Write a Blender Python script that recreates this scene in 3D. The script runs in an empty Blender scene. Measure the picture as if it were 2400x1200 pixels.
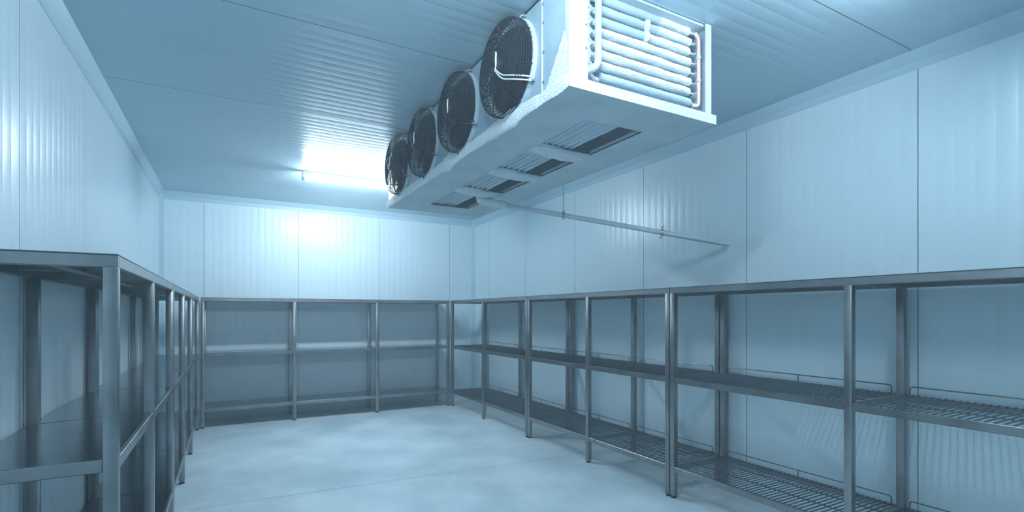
import bpy, bmesh, math, random
from mathutils import Vector, Matrix, noise
R = math.radians
SC = bpy.context.scene
COL = SC.collection

# ------------------------------------------------------------------ camera
F_PX, YAW, V0, CAM_H = 1191.06, 0.5066, 735.4, 1.55
cam_d = bpy.data.cameras.new('camera')
cam = bpy.data.objects.new('camera', cam_d)
COL.objects.link(cam)
cam.location = (0, 0, CAM_H)
cam.rotation_euler = (R(90), 0, -YAW)
cam_d.sensor_width = 36.0
cam_d.lens = 36.0 * F_PX / 2400.0
cam_d.shift_x = 0.0
cam_d.shift_y = (V0 - 600.0) / 2400.0
cam_d.clip_start = 0.02
SC.camera = cam

# ------------------------------------------------------------------ world, colour management
SC.view_settings.view_transform = 'Standard'
SC.view_settings.look = 'None'
SC.view_settings.exposure = 2.8
SC.view_settings.gamma = 1.0
SC.view_settings.use_curve_mapping = False
SC.cycles.max_bounces = 12
SC.cycles.diffuse_bounces = 6
SC.cycles.glossy_bounces = 6
SC.cycles.volume_bounces = 1
SC.cycles.use_denoising = True
SC.cycles.use_light_tree = False
SC.cycles.sample_clamp_indirect = 6.0
SC.cycles.caustics_reflective = False
SC.cycles.caustics_refractive = False

LAMP_RGB = (0.71, 0.87, 0.995)
LAMP_FAR, LAMP_NEAR, LAMP_BACK = 30.0, 23.0, 12.5   # emission of the fluorescent battens
HAZE_DENSITY = 0.018


w = bpy.data.worlds.new('cold_air')
SC.world = w
w.use_nodes = True
nt = w.node_tree
nt.nodes['Background'].inputs[0].default_value = (0.3, 0.55, 0.75, 1)
nt.nodes['Background'].inputs[1].default_value = 0.0
vs = nt.nodes.new('ShaderNodeVolumeScatter')
vs.inputs['Color'].default_value = (0.80, 0.92, 1.0, 1)
vs.inputs['Density'].default_value = HAZE_DENSITY
vs.inputs['Anisotropy'].default_value = 0.35
nt.links.new(vs.outputs[0], nt.nodes['World Output'].inputs['Volume'])




# ------------------------------------------------------------------ materials
def mat(name, rgb, rough=0.5, metal=0.0, spec=0.5):
    m = bpy.data.materials.new(name)
    m.use_nodes = True
    b = m.node_tree.nodes['Principled BSDF']
    b.inputs['Base Color'].default_value = (*rgb, 1)
    b.inputs['Roughness'].default_value = rough
    b.inputs['Metallic'].default_value = metal
    b.inputs['Specular IOR Level'].default_value = spec
    return m


def add_bump(m, scale, strength, dist=0.002, detail=3, stretch=None):
    t = m.node_tree
    b = t.nodes['Principled BSDF']
    tc = t.nodes.new('ShaderNodeTexCoord')
    n = t.nodes.new('ShaderNodeTexNoise')
    n.inputs['Scale'].default_value = scale
    n.inputs['Detail'].default_value = detail
    if stretch:
        mp = t.nodes.new('ShaderNodeMapping')
        mp.inputs['Scale'].default_value = stretch
        t.links.new(tc.outputs['Object'], mp.inputs[0])
        t.links.new(mp.outputs[0], n.inputs['Vector'])
    else:
        t.links.new(tc.outputs['Object'], n.inputs['Vector'])
    bp = t.nodes.new('ShaderNodeBump')
    bp.inputs['Strength'].default_value = strength
    bp.inputs['Distance'].default_value = dist
    t.links.new(n.outputs[0], bp.inputs['Height'])
    t.links.new(bp.outputs[0], b.inputs['Normal'])
    return n


def add_mottle(m, scale, c1, c2, detail=4, lo=0.35, hi=0.65, stretch=None, rough=None):
    t = m.node_tree
    b = t.nodes['Principled BSDF']
    tc = t.nodes.new('ShaderNodeTexCoord')
    n = t.nodes.new('ShaderNodeTexNoise')
    n.inputs['Scale'].default_value = scale
    n.inputs['Detail'].default_value = detail
    src = tc.outputs['Object']
    if stretch:
        mp = t.nodes.new('ShaderNodeMapping')
        mp.inputs['Scale'].default_value = stretch
        t.links.new(src, mp.inputs[0])
        src = mp.outputs[0]
    t.links.new(src, n.inputs['Vector'])
    cr = t.nodes.new('ShaderNodeValToRGB')
    cr.color_ramp.elements[0].position = lo
    cr.color_ramp.elements[0].color = (*c1, 1)
    cr.color_ramp.elements[1].position = hi
    cr.color_ramp.elements[1].color = (*c2, 1)
    t.links.new(n.outputs[0], cr.inputs[0])
    t.links.new(cr.outputs[0], b.inputs['Base Color'])
    if rough:
        mr = t.nodes.new('ShaderNodeMapRange')
        mr.inputs['To Min'].default_value = rough[0]
        mr.inputs['To Max'].default_value = rough[1]
        t.links.new(n.outputs[0], mr.inputs['Value'])
        t.links.new(mr.outputs[0], b.inputs['Roughness'])


M = {}
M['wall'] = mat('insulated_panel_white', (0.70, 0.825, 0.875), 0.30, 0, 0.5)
M['ceil'] = mat('ceiling_panel_dimmed', (0.42, 0.59, 0.67), 0.34, 0, 0.45)  # weaker ceiling light is put into the colour, darker than the wall panels
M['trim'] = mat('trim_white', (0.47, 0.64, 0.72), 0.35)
M['seal'] = mat('joint_seal_grey', (0.10, 0.16, 0.19), 0.7)
M['floor'] = mat('sealed_concrete', (0.4, 0.45, 0.48), 0.5, 0, 0.4)
add_mottle(M['floor'], 1.6, (0.52, 0.62, 0.66), (0.74, 0.83, 0.86), 9, 0.34, 0.64, (1, 1, 1), (0.36, 0.6))
add_bump(M['floor'], 40, 0.12, 0.002)
M['steel'] = mat('brushed_stainless_steel', (0.40, 0.385, 0.37), 0.36, 1.0)
add_mottle(M['steel'], 5, (0.24, 0.243, 0.242), (0.35, 0.352, 0.348), 5, 0.3, 0.7, None, (0.24, 0.40))
add_bump(M['steel'], 60, 0.05, 0.001, 2, (1, 1, 0.05))
M['pan'] = mat('stainless_sheet', (0.30, 0.35, 0.38), 0.26, 1.0)
add_mottle(M['pan'], 3, (0.19, 0.235, 0.26), (0.23, 0.275, 0.30), 2, 0.3, 0.7, None, (0.16, 0.21))
M['wire'] = mat('wire_rod_steel', (0.15, 0.17, 0.18), 0.3, 1.0)
M['rubber'] = mat('black_rubber', (0.02, 0.025, 0.03), 0.7)
M['white'] = mat('white_painted_sheet', (0.62, 0.74, 0.80), 0.38)
add_mottle(M['white'], 4, (0.45, 0.56, 0.62), (0.56, 0.65, 0.69), 6, 0.35, 0.6, None, (0.3, 0.6))
add_bump(M['white'], 90, 0.08, 0.002)
M['panel'] = mat('evaporator_side_sheet_shaded', (0.40, 0.52, 0.59), 0.4)  # shade put into the colour, offsets strong lamp light on the fan side
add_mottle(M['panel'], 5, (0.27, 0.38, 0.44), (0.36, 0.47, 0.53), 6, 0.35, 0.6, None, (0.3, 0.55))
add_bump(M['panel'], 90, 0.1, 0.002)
M['frost'] = mat('frost_crust', (0.80, 0.87, 0.90), 0.85, 0, 0.3)
add_bump(M['frost'], 110, 1.0, 0.012, 4)
M['fin'] = mat('frosted_aluminium_fin', (0.54, 0.66, 0.73), 0.6, 0.0, 0.5)
add_bump(M['fin'], 120, 0.5, 0.004, 3)
M['dark'] = mat('fan_black', (0.008, 0.018, 0.025), 0.7, 0, 0.2)
M['blade'] = mat('fan_blade_dark', (0.010, 0.026, 0.036), 0.55, 0, 0.25)
M['inner'] = mat('inner_sheet', (0.52, 0.60, 0.64), 0.5)
M['copper'] = mat('copper_pipe', (0.80, 0.52, 0.46), 0.5, 0.2)
M['cable'] = mat('pale_cable', (0.70, 0.75, 0.78), 0.4)
M['pvc'] = mat('grey_white_pipe', (0.50, 0.58, 0.62), 0.42)
M['zinc'] = mat('zinc_rod', (0.30, 0.35, 0.38), 0.4, 0.8)
M['housing'] = mat('lamp_housing', (0.50, 0.56, 0.60), 0.4)


def emis(name, rgb, s):
    m = bpy.data.materials.new(name)
    m.use_nodes = True
    t = m.node_tree
    t.nodes.remove(t.nodes['Principled BSDF'])
    e = t.nodes.new('ShaderNodeEmission')
    e.inputs[0].default_value = (*rgb, 1)
    e.inputs[1].default_value = s
    t.links.new(e.outputs[0], t.nodes['Material Output'].inputs[0])
    return m


M['tube_far'] = emis('lit_tube_far', LAMP_RGB, LAMP_FAR)
M['tube_back'] = emis('lit_tube_back', LAMP_RGB, LAMP_BACK)
M['tube_near'] = emis('lit_tube_near', LAMP_RGB, LAMP_NEAR)


# ------------------------------------------------------------------ helpers
def wloc(o):
    v = Vector((0, 0, 0))
    while o:
        v += Vector(o.location)
        o = o.parent
    return v


def obj(name, bm, m, parent=None, smooth=False, angle=40, recalc=True):
    """link a bmesh given in world coordinates as one mesh object"""
    if recalc:
        bmesh.ops.recalc_face_normals(bm, faces=bm.faces)
    if parent:
        bmesh.ops.translate(bm, verts=bm.verts, vec=-wloc(parent))
    else:
        xs = [v.co.x for v in bm.verts]; ys = [v.co.y for v in bm.verts]; zs = [v.co.z for v in bm.verts]
        org = Vector(((min(xs) + max(xs)) / 2, (min(ys) + max(ys)) / 2, min(zs)))
        bmesh.ops.translate(bm, verts=bm.verts, vec=-org)
    me = bpy.data.meshes.new(name)
    if smooth:
        for f in bm.faces:
            f.smooth = True
        for e in bm.edges:
            if len(e.link_faces) == 2 and e.calc_face_angle(0) > R(angle):
                e.smooth = False
    bm.to_mesh(me)
    bm.free()
    o = bpy.data.objects.new(name, me)
    COL.objects.link(o)
    if parent:
        o.parent = parent
    else:
        o.location = org
    if m:
        me.materials.append(m)
    return o


def thing(name, label, cat, loc, group=None):
    o = bpy.data.objects.new(name, None)
    o.empty_display_size = 0.1
    COL.objects.link(o)
    o.location = loc
    o['label'] = label
    o['category'] = cat
    if group:
        o['group'] = group
    return o


def structure(name, bm, m, **k):
    o = obj(name, bm, m, **k)
    o['kind'] = 'structure'
    return o


IDENT = lambda s, t, z: (s, t, z)


def box(bm, a, b, mp=IDENT, bev=0.0, seg=1):
    tmp = bmesh.new()
    vs = [tmp.verts.new(mp(x, y, z)) for x in (a[0], b[0]) for y in (a[1], b[1]) for z in (a[2], b[2])]
    for f in ((0, 1, 3, 2), (4, 6, 7, 5), (0, 4, 5, 1), (2, 3, 7, 6), (0, 2, 6, 4), (1, 5, 7, 3)):
        tmp.faces.new([vs[i] for i in f])
    bmesh.ops.recalc_face_normals(tmp, faces=tmp.faces)
    if bev:
        bmesh.ops.bevel(tmp, geom=list(tmp.edges), offset=bev, segments=seg, affect='EDGES', profile=0.5)
    merge(bm, tmp)


def merge(bm, tmp):
    idx = {}
    for v in tmp.verts:
        idx[v] = bm.verts.new(v.co)
    for f in tmp.faces:
        try:
            nf = bm.faces.new([idx[v] for v in f.verts])
            nf.smooth = f.smooth
        except ValueError:
            pass
    tmp.free()


def frames(pts, closed=False):
    pts = [Vector(p) for p in pts]
    n = len(pts)
    out = []
    up = None
    for i in range(n):
        if closed:
            d = pts[(i + 1) % n] - pts[(i - 1) % n]
        else:
            d = pts[min(i + 1, n - 1)] - pts[max(i - 1, 0)]
        d.normalize()
        if up is None:
            up = Vector((0, 0, 1)) if abs(d.z) < 0.9 else Vector((0, 1, 0))
        x = d.cross(up)
        if x.length < 1e-6:
            x = d.orthogonal()
        x.normalize()
        y = x.cross(d).normalized()
        up = y
        out.append((pts[i], x, y))
    return out


def tube(bm, pts, r, n=8, closed=False, cap=True):
    fr = frames(pts, closed)
    rings = []
    for i, (p, x, y) in enumerate(fr):
        rr = r[i] if isinstance(r, (list, tuple)) else r
        rings.append([bm.verts.new(p + rr * (math.cos(2 * math.pi * k / n) * x + math.sin(2 * math.pi * k / n) * y))
                      for k in range(n)])
    m = len(rings)
    for i in range(m if closed else m - 1):
        a, b = rings[i], rings[(i + 1) % m]
        for k in range(n):
            bm.faces.new((a[k], a[(k + 1) % n], b[(k + 1) % n], b[k]))
    if cap and not closed:
        bm.faces.new(rings[0])
        bm.faces.new(rings[-1][::-1])


def bend(pts, r=0.03, n=5):
    """round the corners of a polyline"""
    P = [Vector(p) for p in pts]
    out = [P[0]]
    for i in range(1, len(P) - 1):
        a = (P[i - 1] - P[i]); b = (P[i + 1] - P[i])
        q = min(r, a.length * 0.49, b.length * 0.49)
        s = P[i] + a.normalized() * q
        e = P[i] + b.normalized() * q
        for k in range(n + 1):
            t = k / n
            out.append((1 - t) ** 2 * s + 2 * t * (1 - t) * P[i] + t * t * e)
    out.append(P[-1])
    return out


def lathe(bm, prof, axis_o, axis_d, n=32, cap0=False, cap1=False, closed=False):
    """prof = [(distance along axis, radius)]"""
    d = Vector(axis_d).normalized()
    x = d.orthogonal().normalized()
    y = d.cross(x)
    o = Vector(axis_o)
    rings = [[bm.verts.new(o + d * h + rr * (math.cos(2 * math.pi * k / n) * x + math.sin(2 * math.pi * k / n) * y))
              for k in range(n)] for h, rr in prof]
    m = len(rings)
    for i in range(m if closed else m - 1):
        a, b = rings[i], rings[(i + 1) % m]
        for k in range(n):
            bm.faces.new((a[k], a[(k + 1) % n], b[(k + 1) % n], b[k]))
    if cap0:
        bm.faces.new(rings[0][::-1])
    if cap1:
        bm.faces.new(rings[-1])


def project(p):
    s, c = math.sin(YAW), math.cos(YAW)
    d = p[0] * s + p[1] * c
    r = p[0] * c - p[1] * s
    return 1200 + F_PX * r / d, V0 - F_PX * (p[2] - CAM_H) / d


# ------------------------------------------------------------------ room shell
XL, XR, YB, YF, ZC = -0.862, 3.964, 8.608, -4.2, 3.277
TH = 0.10


def rib_profile(a, b, seams, pitch=0.1, rib=0.0009, gw=0.018, seam_w=0.005, seam_d=0.007):
    """(position, recess) pairs of a micro-ribbed insulated panel run from a to b"""
    pts = [(a, 0.0)]
    edges = sorted(s for s in seams if a + 0.02 < s < b - 0.02)
    cells = [a] + edges + [b]
    for i in range(len(cells) - 1):
        c0, c1 = cells[i], cells[i + 1]
        n = max(1, int(round((c1 - c0) / pitch)))
        st = (c1 - c0) / n
        for k in range(1, n):
            c = c0 + k * st
            for q, dd in ((-0.5, 0), (-0.25, 0.5), (0, 1), (0.25, 0.5), (0.5, 0)):
                pts.append((c + q * gw, dd * rib))
        if i < len(cells) - 2:
            pts += [(c1 - seam_w * 0.5, 0), (c1 - seam_w * 0.49, seam_d),
                    (c1 + seam_w * 0.49, seam_d), (c1 + seam_w * 0.5, 0)]
    pts.append((b, 0.0))
    return pts


def panel_wall(name, prof, m, place, lo, hi, seams):
    """place(s, depth, h) -> world; the panel surface plus its back and a dark seal in each joint"""
    bm = bmesh.new()
    front = [(bm.verts.new(place(s, d, lo)), bm.verts.new(place(s, d, hi)), d) for s, d in prof]
    for i in range(len(front) - 1):
        f = bm.faces.new((front[i][0], front[i + 1][0], front[i + 1][1], front[i][1]))
        if front[i][2] > 0.006 or front[i + 1][2] > 0.006:
            f.material_index = 1
    a, b = prof[0][0], prof[-1][0]
    bk = [bm.verts.new(place(s, TH, h)) for s, h in ((a, lo), (b, lo), (b, hi), (a, hi))]
    bm.faces.new(bk[::-1])
    bm.faces.new((front[0][0], front[0][1], bk[3], bk[0]))
    bm.faces.new((front[-1][1], front[-1][0], bk[1], bk[2]))
    bm.faces.new([f[1] for f in front] + [bk[2], bk[3]])
    bm.faces.new([f[0] for f in front][::-1] + [bk[0], bk[1]])
    o = structure(name, bm, m, smooth=True, angle=35)
    o.data.materials.append(M['seal'])
    return o


sR = [1.63 + 1.27 * k for k in range(-5, 7)]
sL = [3.2 + 1.2 * k for k in range(-7, 6)]
sB = [-0.33 + 1.27 * k for k in range(0, 5)]
sC = [1.64, 3.22, 4.66, 6.1, 7.45, 0.15, -1.3, -2.75]
panel_wall('wall_right', rib_profile(YF, YB, sR), M['wall'], lambda s, d, h: (XR + d, s, h), 0, ZC, sR)
panel_wall('wall_left', rib_profile(YF, YB, sL), M['wall'], lambda s, d, h: (XL - d, s, h), 0, ZC, sL)
panel_wall('wall_back', rib_profile(XL, XR, sB), M['wall'], lambda s, d, h: (s, YB + d, h), 0, ZC, sB)
panel_wall('wall_front', rib_profile(XL, XR, sB), M['wall'], lambda s, d, h: (s, YF - d, h), 0, ZC, sB)
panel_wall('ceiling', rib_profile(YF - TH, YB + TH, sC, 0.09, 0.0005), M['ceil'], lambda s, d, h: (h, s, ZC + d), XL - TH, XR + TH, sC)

# floor: two concrete slabs with a saw-cut joint between them
bm = bmesh.new()
x0, x1 = XL - TH, XR + TH
jy = lambda x: 4.74 - 0.055 * (x - 0.0)
g = 0.006
rows = []
for x in (x0, x1):
    rows.append([bm.verts.new((x, YF - TH, 0)), bm.verts.new((x, jy(x) - g, 0)), bm.verts.new((x, jy(x) - g * 0.8, -0.01)),
                 bm.verts.new((x, jy(x) + g * 0.8, -0.01)), bm.verts.new((x, jy(x) + g, 0)), bm.verts.new((x, YB + TH, 0)),
                 bm.verts.new((x, YB + TH, -0.12)), bm.verts.new((x, YF - TH, -0.12))])
for i in range(8):
    f = bm.faces.new((rows[0][i], rows[1][i], rows[1][(i + 1) % 8], rows[0][(i + 1) % 8]))
    if i == 2:
        f.material_index = 1
bm.faces.new(rows[0]); bm.faces.new(rows[1][::-1])
fl = structure('floor', bm, M['floor'])
fl.data.materials.append(M['seal'])


# ceiling coving and corner trims
def cove(name, run):
    """angle strip: wall flange then a slanting band up to the ceiling; run(d, h, e) maps to world, e = 0/1 end"""
    prof = [(0.0, -0.115), (0.004, -0.115), (0.004, -0.062), (0.052, -0.004), (0.056, 0.0), (0.0, 0.0)]
    bm = bmesh.new()
    a = [bm.verts.new(run(d, h, 0)) for d, h in prof]
    b = [bm.verts.new(run(d, h, 1)) for d, h in prof]
    n = len(prof)
    for i in range(n):
        bm.faces.new((a[i], a[(i + 1) % n], b[(i + 1) % n], b[i]))
    bm.faces.new(a[::-1]); bm.faces.new(b)
    structure(name, bm, M['trim'])


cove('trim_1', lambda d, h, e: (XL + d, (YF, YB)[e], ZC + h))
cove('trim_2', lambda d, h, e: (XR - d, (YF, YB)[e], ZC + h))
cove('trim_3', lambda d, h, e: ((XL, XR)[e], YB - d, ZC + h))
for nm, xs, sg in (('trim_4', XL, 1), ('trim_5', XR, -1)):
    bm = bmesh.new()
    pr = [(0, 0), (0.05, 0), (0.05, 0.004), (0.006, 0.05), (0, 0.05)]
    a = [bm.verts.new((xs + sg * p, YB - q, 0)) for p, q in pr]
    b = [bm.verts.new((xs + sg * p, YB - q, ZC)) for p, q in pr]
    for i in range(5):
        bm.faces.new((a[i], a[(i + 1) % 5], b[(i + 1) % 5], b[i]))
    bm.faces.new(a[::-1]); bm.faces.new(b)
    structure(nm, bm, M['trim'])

# ------------------------------------------------------------------ shelving units
H, ZM, ZL = 1.771, 1.0148, 0.268
PW, BH, BT = 0.046, 0.047, 0.025        # post width, beam height, beam thickness


def shelving(label, cat, mp, L, D, posts, rear_posts, kind, group):
    """posts: near edges (s) of the front posts. kind 'wire' or 'solid'. A unit with its own posts, beams and shelves."""
    base = Vector(mp(L / 2, D / 2, 0))
    root = thing('shelving_unit', label, cat, base, group)
    hp = H - 0.002
    for t0, plist in ((0.0, posts), (D - PW, rear_posts)):
        for s in plist:
            bm = bmesh.new()
            box(bm, (s, t0, 0.022), (s + PW, t0 + PW, H - BH - 0.001), mp, 0.004, 2)
            p = obj('post', bm, M['steel'], root, smooth=True)
            bm = bmesh.new()
            c = mp(s + PW / 2, t0 + PW / 2, 0)
            lathe(bm, [(0.0, 0.024), (0.008, 0.024), (0.012, 0.012), (0.03, 0.011)], c, (0, 0, 1), 14, True, True)
            obj('foot', bm, M['rubber'], p, smooth=True)
    # top frame: long beams run over the posts, end beams close it
    for t0 in (0.0, D - BT):
        bm = bmesh.new()
        box(bm, (BT * .9, t0, H - BH - 0.003), (L - BT * .9, t0 + BT, H - 0.003), mp, 0.003)
        obj('beam', bm, M['steel'], root)
    for s0 in [0.0] + [s + PW / 2 - BT / 2 for s in posts[1:-1]] + [L - BT]:
        bm = bmesh.new()
        e_ = 0.0 if s0 in (0.0, L - BT) else BT * .9
        box(bm, (s0, e_, H - BH - 0.003), (s0 + BT, D - e_, H - 0.003), mp, 0.003)
        obj('cross_beam', bm, M['steel'], root)
    bm = bmesh.new()
    box(bm, (-0.001, -0.001, H - 0.0035), (L + 0.001, D + 0.001, H), mp, 0.0012)
    obj('top_panel', bm, M['pan'], root)
    # stiffening channels under the top
    bm = bmesh.new()
    for i in range(len(posts) - 1):
        a, b = posts[i] + PW / 2 + BT / 2, posts[i + 1] + PW / 2 - BT / 2
        box(bm, (a, D * 0.5 - 0.022, H - 0.034), (b, D * 0.5 + 0.022, H - 0.004), mp, 0.003)
        if kind == 'solid':
            for q in (0.33, 0.66):
                c = a + (b - a) * q
                box(bm, (c - 0.015, BT, H - 0.028), (c + 0.015, D - BT, H - 0.004), mp, 0.003)
    obj('stiffener', bm, M['steel'], root)
    # middle and low shelf
    for z in (ZM, ZL):
        for i in range(len(posts) - 1):
            a, b = posts[i] + PW, posts[i + 1]
            ar, br = rear_posts[i] + PW, rear_posts[i + 1]
            bm = bmesh.new()
            box(bm, (a, 0.002, z - BH), (b, BT, z), mp, 0.003)
            obj('beam', bm, M['steel'], root)
            bm = bmesh.new()
            box(bm, (ar, D - BT, z - BH), (br, D - 0.002, z), mp, 0.003)
            obj('beam', bm, M['steel'], root)
        ends = list(zip(posts, rear_posts))
        for k, (s, sr) in enumerate(ends):
            bm = bmesh.new()
            o_ = 0.0 if k == 0 else (PW - BT if k == len(ends) - 1 else PW / 2 - BT / 2)
            q0, q1 = s + o_, sr + o_
            tmp = bmesh.new()
            vs_ = [tmp.verts.new(mp(sx, tx, zz)) for (sx, tx) in ((q0, PW), (q0 + BT, PW), (q1 + BT, D - PW), (q1, D - PW))
                   for zz in (z - BH, z)]
            for f in ((0, 2, 3, 1), (2, 4, 5, 3), (4, 6, 7, 5), (6, 0, 1, 7), (0, 6, 4, 2), (1, 3, 5, 7)):
                tmp.faces.new([vs_[j] for j in f])
            bmesh.ops.recalc_face_normals(tmp, faces=tmp.faces)
            bmesh.ops.bevel(tmp, geom=list(tmp.edges), offset=0.003, segments=1, affect='EDGES')
            merge(bm, tmp)
            obj('cross_beam', bm, M['steel'], root)
        for i in range(len(posts) - 1):
            a, b = posts[i], posts[i + 1] + PW
            a2 = a + (0.006 if i == 0 else PW / 2 + 0.002)
            b2 = b - (0.006 if i == len(posts) - 2 else PW / 2 + 0.002)
            if kind == 'solid':
                bm = bmesh.new()
                tmp = bmesh.new()
                sh0, sh1 = rear_posts[i] - posts[i], rear_posts[i + 1] - posts[i + 1]
                g_ = 0.003
                a3 = a2 + (g_ if i else 0); b3 = b2 - (g_ if i < len(posts) - 2 else 0)
                vs_ = [tmp.verts.new(mp(sx, tx, zz)) for (sx, tx) in ((a3, BT * .5), (b3, BT * .5), (b3 + sh1, D - BT * .5), (a3 + sh0, D - BT * .5))
                       for zz in (z - 0.02, z + 0.0015)]
                for f in ((0, 2, 3, 1), (2, 4, 5, 3), (4, 6, 7, 5), (6, 0, 1, 7), (0, 6, 4, 2), (1, 3, 5, 7)):
                    tmp.faces.new([vs_[j] for j in f])
                bmesh.ops.recalc_face_normals(tmp, faces=tmp.faces)
                bmesh.ops.bevel(tmp, geom=list(tmp.edges), offset=0.0012, segments=1, affect='EDGES')
                merge(bm, tmp)
                obj('shelf_panel', bm, M['pan'], root)
            else:
                bm = bmesh.new()
                n = int(round((b2 - a2 - 0.05) / 0.036))
                for k in range(n + 1):
                    s = a2 + 0.025 + (b2 - a2 - 0.05) * k / n
                    jit = random.uniform(-0.003, 0.003)
                    tube(bm, [mp(s, 0.012, z + 0.001), mp(s + jit, D * 0.5, z + 0.001), mp(s, D - 0.012, z + 0.001)], 0.0045, 6)
                for t in (0.03, D * 0.36, D * 0.68, D - 0.03):
                    tube(bm, [mp(a2 + 0.01, t, z - 0.006), mp(b2 - 0.01, t, z - 0.006)], 0.0046, 6)
                ws = obj('wire_shelf', bm, M['wire'], root, smooth=True)
                bm = bmesh.new()
                ra, rb = posts[i] + PW + 0.03, posts[i + 1] - 0.03
                tr, rz = D - 0.035, z + 0.058
                tube(bm, bend([mp(ra, tr, z - 0.004), mp(ra, tr, rz), mp(rb, tr, rz), mp(rb, tr, z - 0.004)], 0.018, 4), 0.0042, 8)
                tube(bm, [mp((ra + rb) / 2, tr, z - 0.004), mp((ra + rb) / 2, tr, rz)], 0.0038, 8)
                obj('ledge_rail', bm, M['wire'], ws, smooth=True)
    return root


random.seed(4)
XRF, DR = 3.25, 0.67                    # right run: front face, depth
right = lambda y0: (lambda s, t, z: (XRF + t, y0 + s, z))


def run_unit(label, mpf, start, marks, D, kind, group, rear_marks=None):
    """marks: absolute near edges of the posts"""
    posts = [m_ - start for m_ in marks]
    rear = [m_ - start for m_ in (rear_marks or marks)]
    return shelving(label, 'shelves', mpf(start), posts[-1] + PW, D, posts, rear, kind, group)


gR = 'steel shelving units with wire shelves on the right'
run_unit('steel wire shelving unit nearest the camera on the right, cut off by the picture edge', right, 0.32,
         [0.32, 1.672, 3.062], DR, 'wire', gR)
run_unit('middle one of the three steel wire shelving units along the right wall', right, 3.118,
         [3.118, 4.23, 5.42], DR, 'wire', gR)
run_unit('farthest steel wire shelving unit of the right wall, hazy and touching the back corner', right, 5.476,
         [5.476, 6.735, 7.945], DR, 'wire', gR)

XLF, DL = -0.362, 0.488
left = lambda y0: (lambda s, t, z: (XLF - t, y0 + s, z))
gL = 'steel shelving units with solid shelves on the left'
run_unit('steel shelving unit with solid sheet shelves in the left foreground', left, 2.35,
         [2.35, 3.36, 4.43], DL, 'solid', gL, [2.35, 3.235, 4.43])
run_unit('farther steel solid-shelf unit along the left wall, behind the large foreground one', left, 4.485,
         [4.485, 5.50, 6.60, 7.93], DL, 'solid', gL, [4.485, 6.1, 6.85, 7.93])

YBF, DB = 8.0, 0.57
back = lambda x0: (lambda s, t, z: (x0 + s, YBF + t, z))
run_unit('long three-bay steel shelving unit with solid shelves standing across the back wall', back, -0.345,
         [-0.345, 0.80, 2.00, 3.195], DB, 'solid', None)

# ------------------------------------------------------------------ ceiling lights


def ceiling_light(label, xa, xb, y, m):
    root = thing('ceiling_light', label, 'lamp', ((xa + xb) / 2, y, ZC), 'fluorescent ceiling battens')
    bm = bmesh.new()
    box(bm, (xa, y - 0.035, ZC - 0.045), (xb, y + 0.035, ZC - 0.0005), bev=0.004)
    obj('housing', bm, M['housing'], root)
    bm = bmesh.new()
    n = 12
    tube(bm, [(xa + 0.03, y, ZC - 0.078), (xb - 0.03, y, ZC - 0.078)], 0.031, 20)
    obj('diffuser', bm, m, root, smooth=True)
    for xe, sg in ((xa, 1), (xb, -1)):
        bm = bmesh.new()
        lathe(bm, [(0, 0.026), (0.004, 0.034), (0.03, 0.034), (0.034, 0.032)], (xe, y, ZC - 0.078), (sg, 0, 0), 20, True, True)
        box(bm, (min(xe, xe + sg * 0.03), y - 0.02, ZC - 0.07), (max(xe, xe + sg * 0.03), y + 0.02, ZC - 0.04))
        obj('end_cap', bm, M['housing'], root, smooth=True)
    return root


ceiling_light('lit white fluorescent batten on the ceiling beyond the far end of the cooler', 0.76, 1.98, 6.60, M['tube_far'])
ceiling_light('lit fluorescent batten on the ceiling left of the cooler, above the picture edge', 0.25, 1.35, 1.40, M['tube_near'])

ceiling_light('lit fluorescent batten on the ceiling right of the cooler, above the picture edge', 1.95, 3.05, 1.15, M['tube_back'])

# ------------------------------------------------------------------ evaporator
EX0, EX1, EY0, EY1, EZ0, EZ1 = 1.478, 2.515, 2.075, 5.36, 2.70, ZC - 0.004
ev = thing('evaporator', 'large white ceiling-hung freezer cooler with four black fans and frosted coils', 'cooler',
           ((EX0 + EX1) / 2, (EY0 + EY1) / 2, 2.68))
FANS = [2.655, 3.40, 4.15, 4.89]
FZ, FR = 3.0, 0.252

# fan side panel with four round holes
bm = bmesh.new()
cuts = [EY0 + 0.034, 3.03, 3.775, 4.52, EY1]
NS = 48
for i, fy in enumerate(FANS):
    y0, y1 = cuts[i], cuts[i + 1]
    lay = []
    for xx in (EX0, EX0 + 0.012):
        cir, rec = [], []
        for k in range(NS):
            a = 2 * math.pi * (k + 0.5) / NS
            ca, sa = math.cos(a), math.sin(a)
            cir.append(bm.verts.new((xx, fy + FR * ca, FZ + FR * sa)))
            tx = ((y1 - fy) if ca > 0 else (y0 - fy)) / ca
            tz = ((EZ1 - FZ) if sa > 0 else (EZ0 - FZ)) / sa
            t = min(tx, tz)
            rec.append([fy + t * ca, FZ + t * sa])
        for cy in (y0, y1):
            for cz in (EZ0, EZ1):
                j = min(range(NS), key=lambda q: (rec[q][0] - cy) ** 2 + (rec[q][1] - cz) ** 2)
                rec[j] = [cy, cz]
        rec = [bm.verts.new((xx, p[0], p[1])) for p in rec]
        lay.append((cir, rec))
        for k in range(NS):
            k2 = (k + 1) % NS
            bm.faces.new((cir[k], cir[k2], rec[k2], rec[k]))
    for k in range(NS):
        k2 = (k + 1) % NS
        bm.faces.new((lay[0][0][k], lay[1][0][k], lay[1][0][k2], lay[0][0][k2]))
sp = obj('side_panel', bm, M['panel'], ev)
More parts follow.
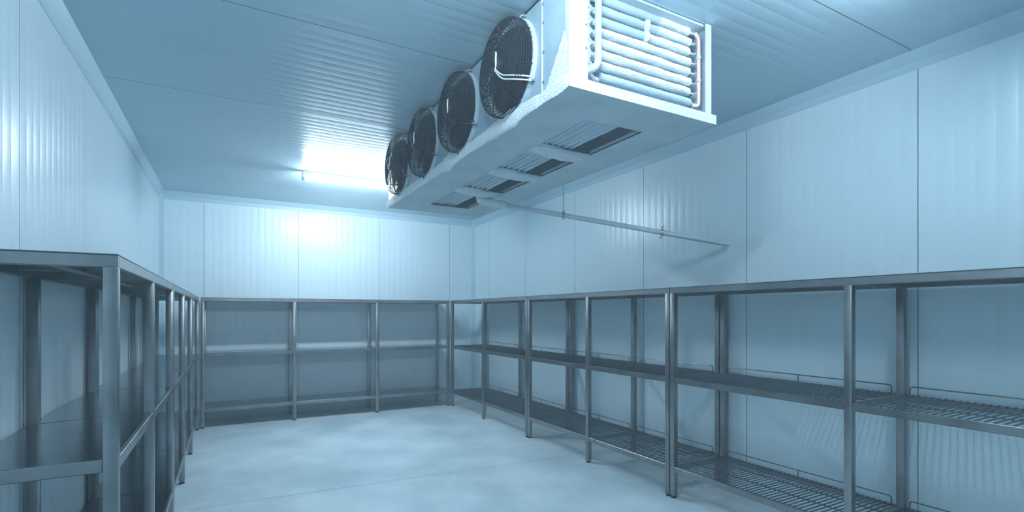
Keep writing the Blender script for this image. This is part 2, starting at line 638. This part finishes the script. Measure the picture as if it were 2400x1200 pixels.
# joint strips with screws on the side panel
for yy in (2.325, 3.775):
    bm = bmesh.new()
    box(bm, (EX0 - 0.006, yy - 0.005, EZ0), (EX0 + 0.002, yy + 0.005, EZ1 - 0.01), bev=0.002)
    st = obj('joint_strip', bm, M['white'], ev)
    for zz in (2.80, 2.96, 3.12, 3.22):
        bm = bmesh.new()
        lathe(bm, [(0, 0.007), (0.006, 0.006), (0.008, 0.003)], (EX0, yy - 0.014, zz), (-1, 0, 0), 8, True, True)
        obj('screw', bm, M['zinc'], st, smooth=True)

bm = bmesh.new()
box(bm, (EX0, EY0 + 0.02, EZ1 - 0.012), (EX1, EY1, EZ1))
obj('top_panel', bm, M['white'], ev)
bm = bmesh.new()
box(bm, (EX1 - 0.012, EY0 + 0.012, EZ0), (EX1, EY1, EZ1 - 0.012))
obj('side_panel', bm, M['white'], ev)
bm = bmesh.new()
box(bm, (EX0, EY1, EZ0), (EX1, EY1 + 0.012, EZ1))
obj('end_panel', bm, M['white'], ev)
bm = bmesh.new()          # wide front post, folded round the corner
box(bm, (EX0, EY0, EZ0), (EX0 + 0.118, EY0 + 0.012, EZ1), bev=0.003)
box(bm, (EX0 + 0.0004, EY0 + 0.006, EZ0), (EX0 + 0.012, EY0 + 0.035, EZ1 - 0.001))
box(bm, (EX0 + 0.108, EY0 + 0.006, EZ0), (EX0 + 0.1176, EY0 + 0.10, EZ1 - 0.001))
po = obj('corner_post', bm, M['white'], ev)
for px, pz in ((1.498, 2.735), (1.582, 3.02), (1.582, 2.90), (1.582, 3.15)):
    bm = bmesh.new()
    lathe(bm, [(0, 0.007), (0.004, 0.006), (0.006, 0.003)], (px, EY0 - 0.001, pz), (0, -1, 0), 8, True, True)
    obj('screw', bm, M['zinc'], po, smooth=True)
bm = bmesh.new()
box(bm, (EX1 - 0.048, EY0, EZ0), (EX1, EY0 + 0.012, EZ1), bev=0.003)
obj('corner_post', bm, M['white'], ev)
bm = bmesh.new()          # narrow header under the ceiling
box(bm, (EX0 + 0.118, EY0 + 0.09, EZ1 - 0.03), (EX1 - 0.012, EY0 + 0.10, EZ1 - 0.012))
obj('header', bm, M['white'], ev)

# drip tray with four openings
TX0, TX1, TY0, TY1, TZ = 1.466, 2.545, 2.064, 5.39, 2.68
OX0, OX1 = 1.81, 2.245
slots = [(2.375, 2.90), (3.09, 3.55), (3.69, 4.24), (4.38, 5.03)]
bm = bmesh.new()
box(bm, (TX0 + 0.003, TY0 + 0.003, TZ + 0.0006), (OX0, TY1 - 0.003, TZ + 0.008))
box(bm, (OX1, TY0 + 0.003, TZ + 0.0006), (TX1 - 0.003, TY1 - 0.003, TZ + 0.008))
ys = [TY0 + 0.003] + [v for s in slots for v in s] + [TY1 - 0.003]
for i in range(0, len(ys), 2):
    box(bm, (OX0, ys[i], TZ + 0.0006), (OX1, ys[i + 1], TZ + 0.008))
lip = 0.056
box(bm, (TX0, TY0, TZ), (TX1, TY0 + 0.006, TZ + lip), bev=0.0008)
box(bm, (TX0, TY1 - 0.006, TZ), (TX1, TY1, TZ + lip), bev=0.002)
box(bm, (TX0, TY0, TZ), (TX0 + 0.006, TY1, TZ + lip), bev=0.002)
box(bm, (TX1 - 0.006, TY0, TZ), (TX1, TY1, TZ + lip), bev=0.002)
for (a, b) in slots:        # folded-up edges of the openings
    box(bm, (OX0 - 0.003, a, TZ), (OX0, b, TZ + 0.03))
    box(bm, (OX1, a, TZ), (OX1 + 0.003, b, TZ + 0.03))
tray = obj('drip_tray', bm, M['white'], ev)
# frosted bars between the openings
for ya, yb in ((2.86, 3.12), (3.53, 3.72), (4.22, 4.40)):
    bm = bmesh.new()
    n, mm = 26, 10
    g_ = []
    for i in range(n + 1):
        u = i / n
        x = OX0 - 0.03 + (OX1 - OX0 + 0.05) * u
        yc = ya + (yb - ya) * (0.35 + 0.3 * u)
        hw = 0.075 * (0.55 + 0.45 * math.sin(math.pi * min(1, u + 0.1)))
        row = []
        for j in range(mm + 1):
            q = -1 + 2 * j / mm
            zz = TZ - 0.004 - 0.03 * (1 - q * q) * math.sin(math.pi * (0.12 + 0.8 * u)) \
                + 0.01 * noise.noise((x * 14, q * 2 + yc * 9, 1))
            row.append(bm.verts.new((x, yc + q * hw * (1 + 0.25 * noise.noise((x * 9, q, 3))), min(zz, TZ + 0.006))))
        g_.append(row)
    for i in range(n):
        for j in range(mm):
            bm.faces.new((g_[i][j], g_[i + 1][j], g_[i + 1][j + 1], g_[i][j + 1]))
    rim = [e for e in bm.edges if e.is_boundary]
    ex = bmesh.ops.extrude_edge_only(bm, edges=rim)
    for v in [q for q in ex['geom'] if isinstance(q, bmesh.types.BMVert)]:
        v.co.z = TZ + 0.02
    obj('frosted_bar', bm, M['frost'], tray, smooth=True, angle=80)

# ridged underside of the coil, seen through the tray openings
bm = bmesh.new()
rows = []
NR = 6
xs = []
for r_ in range(NR):
    xa = 1.80 + r_ * 0.053
    xs += [(xa, 2.775), (xa + 0.004, 2.735), (xa + 0.012, 2.708), (xa + 0.026, 2.700), (xa + 0.040, 2.712), (xa + 0.046, 2.74)]
xs += [(1.80 + NR * 0.053, 2.775)]
ny = 150
for i in range(ny + 1):
    y = 2.30 + (5.10 - 2.30) * i / ny
    rows.append([bm.verts.new((x + 0.004 * noise.noise((x * 30, y * 10, 0)), y,
                               z + 0.006 * noise.noise((x * 40, y * 5, 5)) + 0.002 * noise.noise((x * 60, y * 60, 5)))) for x, z in xs])
for i in range(ny):
    for j in range(len(xs) - 1):
        bm.faces.new((rows[i][j], rows[i + 1][j], rows[i + 1][j + 1], rows[i][j + 1]))
b_ = bmesh.new()
box(b_, (1.80, 2.30, 2.765), (2.118, 5.10, 3.2))
obj('coil_block', b_, M['inner'], ev)
b_ = bmesh.new()
box(b_, (1.775, 2.30, 2.72), (1.785, 5.10, 3.25))
obj('fan_shade_sheet', b_, M['blade'], ev)  # added dark sheet, stands in for the shade inside behind the fans
obj('coil_fins', bm, M['fin'], ev, smooth=True, angle=50, recalc=False)

# frosted finned coil rows across the open end
CY = 2.165
ROWS = [2.824 + 0.0603 * k for k in range(8)]
for k, z in enumerate(ROWS):
    bm = bmesh.new()
    xa, xb = 1.735, 2.432 - (0.01 if k % 2 else 0)
    NX, NA = 190, 18
    bare_to = {0: 2.0, 5: 0.46, 6: 0.60, 7: 0.63}.get(k, 0.0)
    rings = []
    for i in range(NX + 1):
        u = i / NX
        x = xa + (xb - xa) * u
        bare = (k == 0) or (k > 4 and u < bare_to)
        ring = []
        for j in range(NA):
            a = 2 * math.pi * j / NA
            if bare:
                rr = 0.0240 - 0.007 * (i % 2)
                rr += 0.002 * noise.noise((x * 20, a, k * 3.1))
            else:
                ca, sa = math.cos(a), math.sin(a)
                rr = 0.0255 + 0.004 * noise.noise((x * 9, ca * 1.2 + k * 7, sa * 1.2)) + 0.0016 * noise.noise((x * 90, ca * 5, sa * 5 + k))
                if sa < -0.2:
                    rr -= 0.008 * (i % 2) * min(1, -sa)
            if u > 0.975:
                rr *= math.sqrt(max(0.02, 1 - ((u - 0.975) / 0.027) ** 2))
            ring.append(bm.verts.new((x, CY + rr * math.cos(a), z + rr * math.sin(a))))
        rings.append(ring)
    for i in range(NX):
        for j in range(NA):
            j2 = (j + 1) % NA
            bm.faces.new((rings[i][j], rings[i][j2], rings[i + 1][j2], rings[i + 1][j]))
    bm.faces.new(rings[0]); bm.faces.new(rings[-1][::-1])
    ct = obj('coil_tube', bm, M['frost'] if not (k == 0) else M['fin'], ev, smooth=True, angle=32)
    ct.data.materials.append(M['fin'])
    if k > 4 and bare_to > 0:
        for p in ct.data.polygons:
            if p.center.x + wloc(ev).x < xa + (xb - xa) * bare_to:
                p.material_index = 1
    # lumps of ice hanging on the half-bare rows
    if k in (5, 6):
        bm = bmesh.new()
        bmesh.ops.create_icosphere(bm, subdivisions=3, radius=1.0)
        for v in bm.verts:
            q = 1 + 0.15 * noise.noise(v.co * 2.0 + Vector((k, 0, 0)))
            v.co = Vector((xa + (xb - xa) * 0.48 + v.co.x * 0.02 * q, CY - 0.012 + v.co.y * 0.026 * q, z + v.co.z * 0.034 * q))
        obj('ice_lump', bm, M['frost'], ct, smooth=True, angle=180)
    # stub to the header
    bm = bmesh.new()
    tube(bm, bend([(xb - 0.02, CY, z), (xb + 0.03, CY - 0.005, z - 0.004), (2.455, 2.13, z - 0.012)], 0.012, 3), 0.0065, 8)
    obj('stub', bm, M['white'] if k % 2 else M['fin'], ct, smooth=True)
# second, deeper layer of rows so the gaps show more coil
bm = bmesh.new()
box(bm, (1.70, 2.215, 2.74), (2.43, 2.29, 3.245))
obj('coil_block', bm, M['fin'], ev)
bm = bmesh.new()
tube(bm, bend([(2.42, 2.14, 2.795), (2.458, 2.125, 2.795), (2.460, 2.125, 2.85), (2.460, 2.125, 3.20), (2.445, 2.14, 3.235)], 0.022, 5), 0.0115, 12)
hd = obj('header_pipe', bm, M['copper'], ev, smooth=True)
hd['label'] = 'copper header pipe'
for zz in (2.94, 3.075):
    bm = bmesh.new()
    lathe(bm, [(0, 0.013), (0.002, 0.0155), (0.016, 0.0155), (0.018, 0.013)], (2.460, 2.125, zz), (0, 0, 1), 12, True, True)
    obj('collar', bm, M['inner'], hd, smooth=True)
bm = bmesh.new()
tube(bm, bend([(1.700, 2.125, 3.25), (1.700, 2.125, 2.855), (1.60, 2.125, 2.80)], 0.05, 7), 0.0185, 14)
obj('suction_pipe', bm, M['white'], ev, smooth=True)
bm = bmesh.new()
for k in range(7):          # return bends between the post and the pipe
    z = 2.81 + 0.06 * k
    tube(bm, [(1.745, 2.175, z), (1.70, 2.17, z), (1.665, 2.165, z + 0.012), (1.652, 2.165, z + 0.035), (1.675, 2.165, z + 0.06), (1.745, 2.175, z + 0.075)],
         [0.013, 0.014, 0.016, 0.016, 0.014, 0.013], 10)
obj('return_bends', bm, M['frost'], ev, smooth=True)

# frost crust along the tray lip, thick in places
bm = bmesh.new()
n, mm = 260, 10
g_ = []
for i in range(n + 1):
    y = TY0 + 0.003 + (TY1 - TY0 - 0.006) * i / n
    thick = 0.012 + 0.03 * max(0, noise.noise((y * 1.3, 0, 7))) + 0.02 * max(0, noise.noise((y * 4, 3, 1)))
    thick += 0.035 * math.exp(-((y - 2.75) / 0.22) ** 2) + 0.04 * math.exp(-((y - 3.6) / 0.16) ** 2)
    thick *= 0.35 if y < 2.35 else 1
    row = []
    for j in range(mm + 1):
        a = math.pi * (0.5 + 1.0 * j / mm)
        hz = 0.030 + 0.6 * thick
        dx = thick * math.cos(a) * 0.55
        dz = hz * math.sin(a)
        q = 1 + 0.18 * noise.noise((y * 40, a * 3, 2)) + 0.3 * noise.noise((y * 8, a, 9))
        row.append(bm.verts.new((TX0 + 0.001 + dx * q, y, TZ + 0.030 + dz * (1 + 0.2 * noise.noise((y * 9, a, 4))))))
    g_.append(row)
for i in range(n):
    for j in range(mm):
        bm.faces.new((g_[i][j], g_[i + 1][j], g_[i + 1][j + 1], g_[i][j + 1]))
    bm.faces.new((g_[i][mm], g_[i + 1][mm], g_[i + 1][0], g_[i][0]))
bm.faces.new(g_[0]); bm.faces.new(g_[-1][::-1])
fr = obj('frost_crust', bm, M['frost'], tray, smooth=True, angle=120)
fr['kind'] = 'stuff'
bm = bmesh.new()
tube(bm, bend([(1.474, 2.40, 2.74), (1.462, 2.40, 2.71), (1.468, 2.37, 2.676), (1.50, 2.355, 2.674), (1.60, 2.355, 2.676)], 0.015, 4), 0.0025, 6)
tube(bm, [(1.597, 2.355, 2.676), (1.615, 2.352, 2.676)], 0.006, 8)
obj('sensor_cable', bm, M['cable'], ev, smooth=True)

# thin frost film creeping up the side sheet at the near corner
bm = bmesh.new()
gr = {}
ny, nz = 60, 90
for i in range(ny + 1):
    for j in range(nz + 1):
        y = 2.085 + 0.26 * i / ny
        z = 2.70 + 0.34 * j / nz
        zb = 2.985 - 0.25 * max(0, (y - 2.125) / 0.19) ** 0.8 - 0.10 * max(0, 2.11 - y) / 0.03 + 0.02 * noise.noise((y * 60, z * 20, 0))
        if z < zb:
            th = 0.0015 + 0.0035 * max(0, noise.noise((y * 160, z * 160, 2)) + 0.35) * min(1, (zb - z) / 0.04)
            gr[i, j] = bm.verts.new((EX0 - th, y, z))
for i in range(ny):
    for j in range(nz):
        q = [gr.get(k) for k in ((i, j), (i + 1, j), (i + 1, j + 1), (i, j + 1))]
        if all(q):
            bm.faces.new(q)
fr = obj('frost_film', bm, M['frost'], sp, smooth=True, angle=80)
fr['kind'] = 'stuff'


# fans
def fan(fy, first):
    cx = EX0
    bm = bmesh.new()
    lathe(bm, [(0.012, FR - 0.004), (-0.002, FR + 0.002), (-0.020, FR + 0.012), (-0.026, FR + 0.020), (-0.022, FR + 0.027), (0.0, FR + 0.030), (0.002, FR + 0.02)],
          (cx, fy, FZ), (1, 0, 0), 56)
    f = obj('fan', bm, M['white'], ev, smooth=True, recalc=True)
    # wire guard
    bm = bmesh.new()
    prof = [(0.022, 0.274), (0.036, 0.275), (0.050, 0.275), (0.064, 0.274), (0.078, 0.270), (0.091, 0.262), (0.100, 0.250)]
    rr = 0.234
    while rr > 0.07:
        prof.append((0.104 + 0.012 * (1 - rr / 0.26), rr))
        rr -= 0.0165
    for dpt, r_ in prof:
        pts = [(cx - dpt, fy + r_ * math.cos(2 * math.pi * k / 48), FZ + r_ * math.sin(2 * math.pi * k / 48)) for k in range(48)]
        tube(bm, pts, 0.0031, 5, closed=True)
    for q in range(8):
        a = 2 * math.pi * (q + 0.35) / 8
        pts = [(cx - d_ + 0.003, fy + r_ * math.cos(a), FZ + r_ * math.sin(a)) for d_, r_ in
               [(0.016, 0.274), (0.05, 0.2725), (0.08, 0.267), (0.098, 0.247), (0.105, 0.2), (0.109, 0.13), (0.111, 0.06)]]
        tube(bm, pts, 0.0036, 6)
    obj('fan_guard', bm, M['dark'], f, smooth=True)
    # blades
    bm = bmesh.new()
    NB = 5
    for q in range(NB):
        a0 = 2 * math.pi * q / NB
        grid = []
        for i in range(9):
            r_ = 0.06 + (0.236 - 0.06) * i / 8
            row = []
            for j in range(9):
                v = j / 8
                sweep = 0.35 * (i / 8) ** 1.5
                ang = a0 + sweep + (v - 0.5) * (1.0 + 0.05 * i)
                dep = 0.050 - 0.055 * (v - 0.5) * 2 * (0.75 - 0.4 * i / 8)
                row.append((dep, r_, ang))
            grid.append(row)
        for off in (0.0, 0.004):
            vv = [[bm.verts.new((cx - d_ + 0.02 + off, fy + r_ * math.cos(a), FZ + r_ * math.sin(a))) for d_, r_, a in row] for row in grid]
            for i in range(8):
                for j in range(8):
                    bm.faces.new((vv[i][j], vv[i + 1][j], vv[i + 1][j + 1], vv[i][j + 1]))
    lathe(bm, [(0.035, 0.06), (-0.045, 0.066), (-0.05, 0.06)], (cx, fy, FZ), (1, 0, 0), 28, True, True)
    obj('fan_blades', bm, M['blade'], f, smooth=True, recalc=False)
    # motor with terminal box
    bm = bmesh.new()
    lathe(bm, [(0.06, 0.05), (0.075, 0.058), (0.118, 0.058), (0.130, 0.05), (0.134, 0.03)], (cx, fy, FZ), (-1, 0, 0), 28, True, True)
    box(bm, (cx - 0.150, fy - 0.035, FZ + 0.005), (cx - 0.115, fy + 0.03, FZ + 0.065), bev=0.006)
    mo = obj('motor', bm, M['dark'], f, smooth=True)
    bm = bmesh.new()
    tube(bm, bend([(cx - 0.128, fy - 0.03, FZ - 0.03), (cx - 0.14, fy - 0.05, FZ + 0.02), (cx - 0.135, fy - 0.045, FZ + 0.06), (cx - 0.125, fy - 0.02, FZ + 0.072)], 0.02, 4), 0.0055, 8)
    obj('conduit', bm, M['cable'], f, smooth=True)
    # cables from the motor over the guard to the rim
    bm = bmesh.new()
    for k_, o_ in enumerate((0.0, 0.022)):
        tube(bm, bend([(cx - 0.136, fy - 0.03, FZ - 0.03 - o_ * 0.4), (cx - 0.128, fy - 0.10, FZ - 0.095 - o_), (cx - 0.112, fy - 0.20, FZ - 0.130 - o_),
                       (cx - 0.06, fy - 0.245, FZ - 0.140 - o_), (cx - 0.028, fy - 0.262, FZ - 0.145 - o_)], 0.05, 5), 0.0042, 7)
    obj('cable', bm, M['cable'] if first else M['dark'], f, smooth=True)
    # four clips holding the guard
    for a in (R(122), R(32), R(-58), R(212)):
        bm = bmesh.new()
        ca, sa = math.cos(a), math.sin(a)
        tube(bm, bend([(cx - 0.036, fy + 0.272 * ca, FZ + 0.272 * sa), (cx - 0.034, fy + 0.292 * ca, FZ + 0.292 * sa),
                       (cx - 0.001, fy + 0.296 * ca, FZ + 0.296 * sa)] if FZ + 0.296 * sa < EZ1 else
                      [(cx - 0.036, fy + 0.262 * ca, FZ + 0.262 * sa), (cx - 0.02, fy + 0.27 * ca, FZ + 0.27 * sa), (cx - 0.001, fy + 0.27 * ca, FZ + 0.27 * sa)], 0.01, 3), 0.0075, 8)
        obj('guard_clip', bm, M['zinc'], f, smooth=True)
    # drip cable down to the tray
    if not first:
        bm = bmesh.new()
        tube(bm, bend([(cx - 0.03, fy + 0.02, FZ - 0.27), (cx - 0.028, fy + 0.03, FZ - 0.29), (cx - 0.004, fy + 0.05, 2.725)], 0.01, 3), 0.004, 6)
        obj('lead', bm, M['dark'], f, smooth=True)


for i, fy in enumerate(FANS):
    fan(fy, i == 0)

# ------------------------------------------------------------------ drain pipe with its hangers
PA, PB = Vector((2.16, 4.34, 2.612)), Vector((XR, 3.02, 2.165))
bm = bmesh.new()
tube(bm, bend([(2.085, 4.395, 2.672), (2.085, 4.395, 2.63), PA + (PB - PA) * 0.04, PB - (PB - PA) * 0.022], 0.06, 7), 0.0225, 16)
dp = obj('drain_pipe', bm, M['pvc'], None, smooth=True)
dp['label'] = 'pale sloping drain pipe running from under the cooler to the right wall'
dp['category'] = 'pipe'
bm = bmesh.new()
el = bend([(2.085, 4.395, 2.676), (2.085, 4.395, 2.63), PA + (PB - PA) * 0.075], 0.07, 9)
tube(bm, el, [0.034 + 0.004 * noise.noise((i * 0.7, 0, 0)) for i in range(len(el))], 16)
obj('frosted_elbow', bm, M['frost'], dp, smooth=True, angle=70)


def at_u(u):
    lo, hi = 0.0, 1.0
    for _ in range(50):
        md = (lo + hi) / 2
        if project(PA + (PB - PA) * md)[0] < u:
            lo = md
        else:
            hi = md
    return PA + (PB - PA) * lo


pd = (PB - PA).normalized()
c1, c2 = at_u(1321), at_u(1552)


def ring_clamp(bm, c):
    lathe(bm, [(-0.012, 0.0235), (-0.012, 0.028), (0.012, 0.028), (0.012, 0.0235)], c, pd, 20, closed=True)


hg = thing('pipe_hanger', 'thin dark threaded rod hanging from the ceiling to hold the drain pipe', 'bracket', (c1.x, c1.y, c1.z))
bm = bmesh.new()
tube(bm, [(c1.x, c1.y, c1.z + 0.04), (c1.x, c1.y, ZC)], 0.006, 8)
obj('rod', bm, M['zinc'], hg, smooth=True)
bm = bmesh.new()
ring_clamp(bm, c1)
box(bm, (c1.x - 0.008, c1.y - 0.008, c1.z + 0.026), (c1.x + 0.008, c1.y + 0.008, c1.z + 0.05), bev=0.002)
box(bm, (c1.x - 0.006, c1.y - 0.006, c1.z - 0.04), (c1.x + 0.006, c1.y + 0.006, c1.z - 0.026), bev=0.002)
obj('clamp', bm, M['zinc'], hg, smooth=True)
bk = thing('pipe_bracket', 'small hooked clamp round the drain pipe where it nears the right wall', 'bracket', (c2.x, c2.y, c2.z))
bm = bmesh.new()
ring_clamp(bm, c2)
tube(bm, bend([c2 + Vector((0, 0, 0.026)), c2 + Vector((0, 0, 0.05)), c2 + Vector((0.02, 0.0, 0.06))], 0.01, 4), 0.006, 8)
tube(bm, bend([c2 + Vector((0, 0, -0.026)), c2 + Vector((-0.004, 0, -0.045)), c2 + Vector((-0.03, 0.0, -0.05)), c2 + Vector((-0.035, 0, -0.036))], 0.01, 4), 0.004, 8)
obj('clamp', bm, M['zinc'], bk, smooth=True)
k_ = XR / c2.x
w2 = Vector((XR, c2.y * k_, CAM_H + (c2.z - CAM_H) * k_))
dv = (w2 - c2).normalized()
bm = bmesh.new()
tube(bm, [c2 + dv * 0.028, w2], 0.006, 8)
obj('arm', bm, M['zinc'], bk, smooth=True)
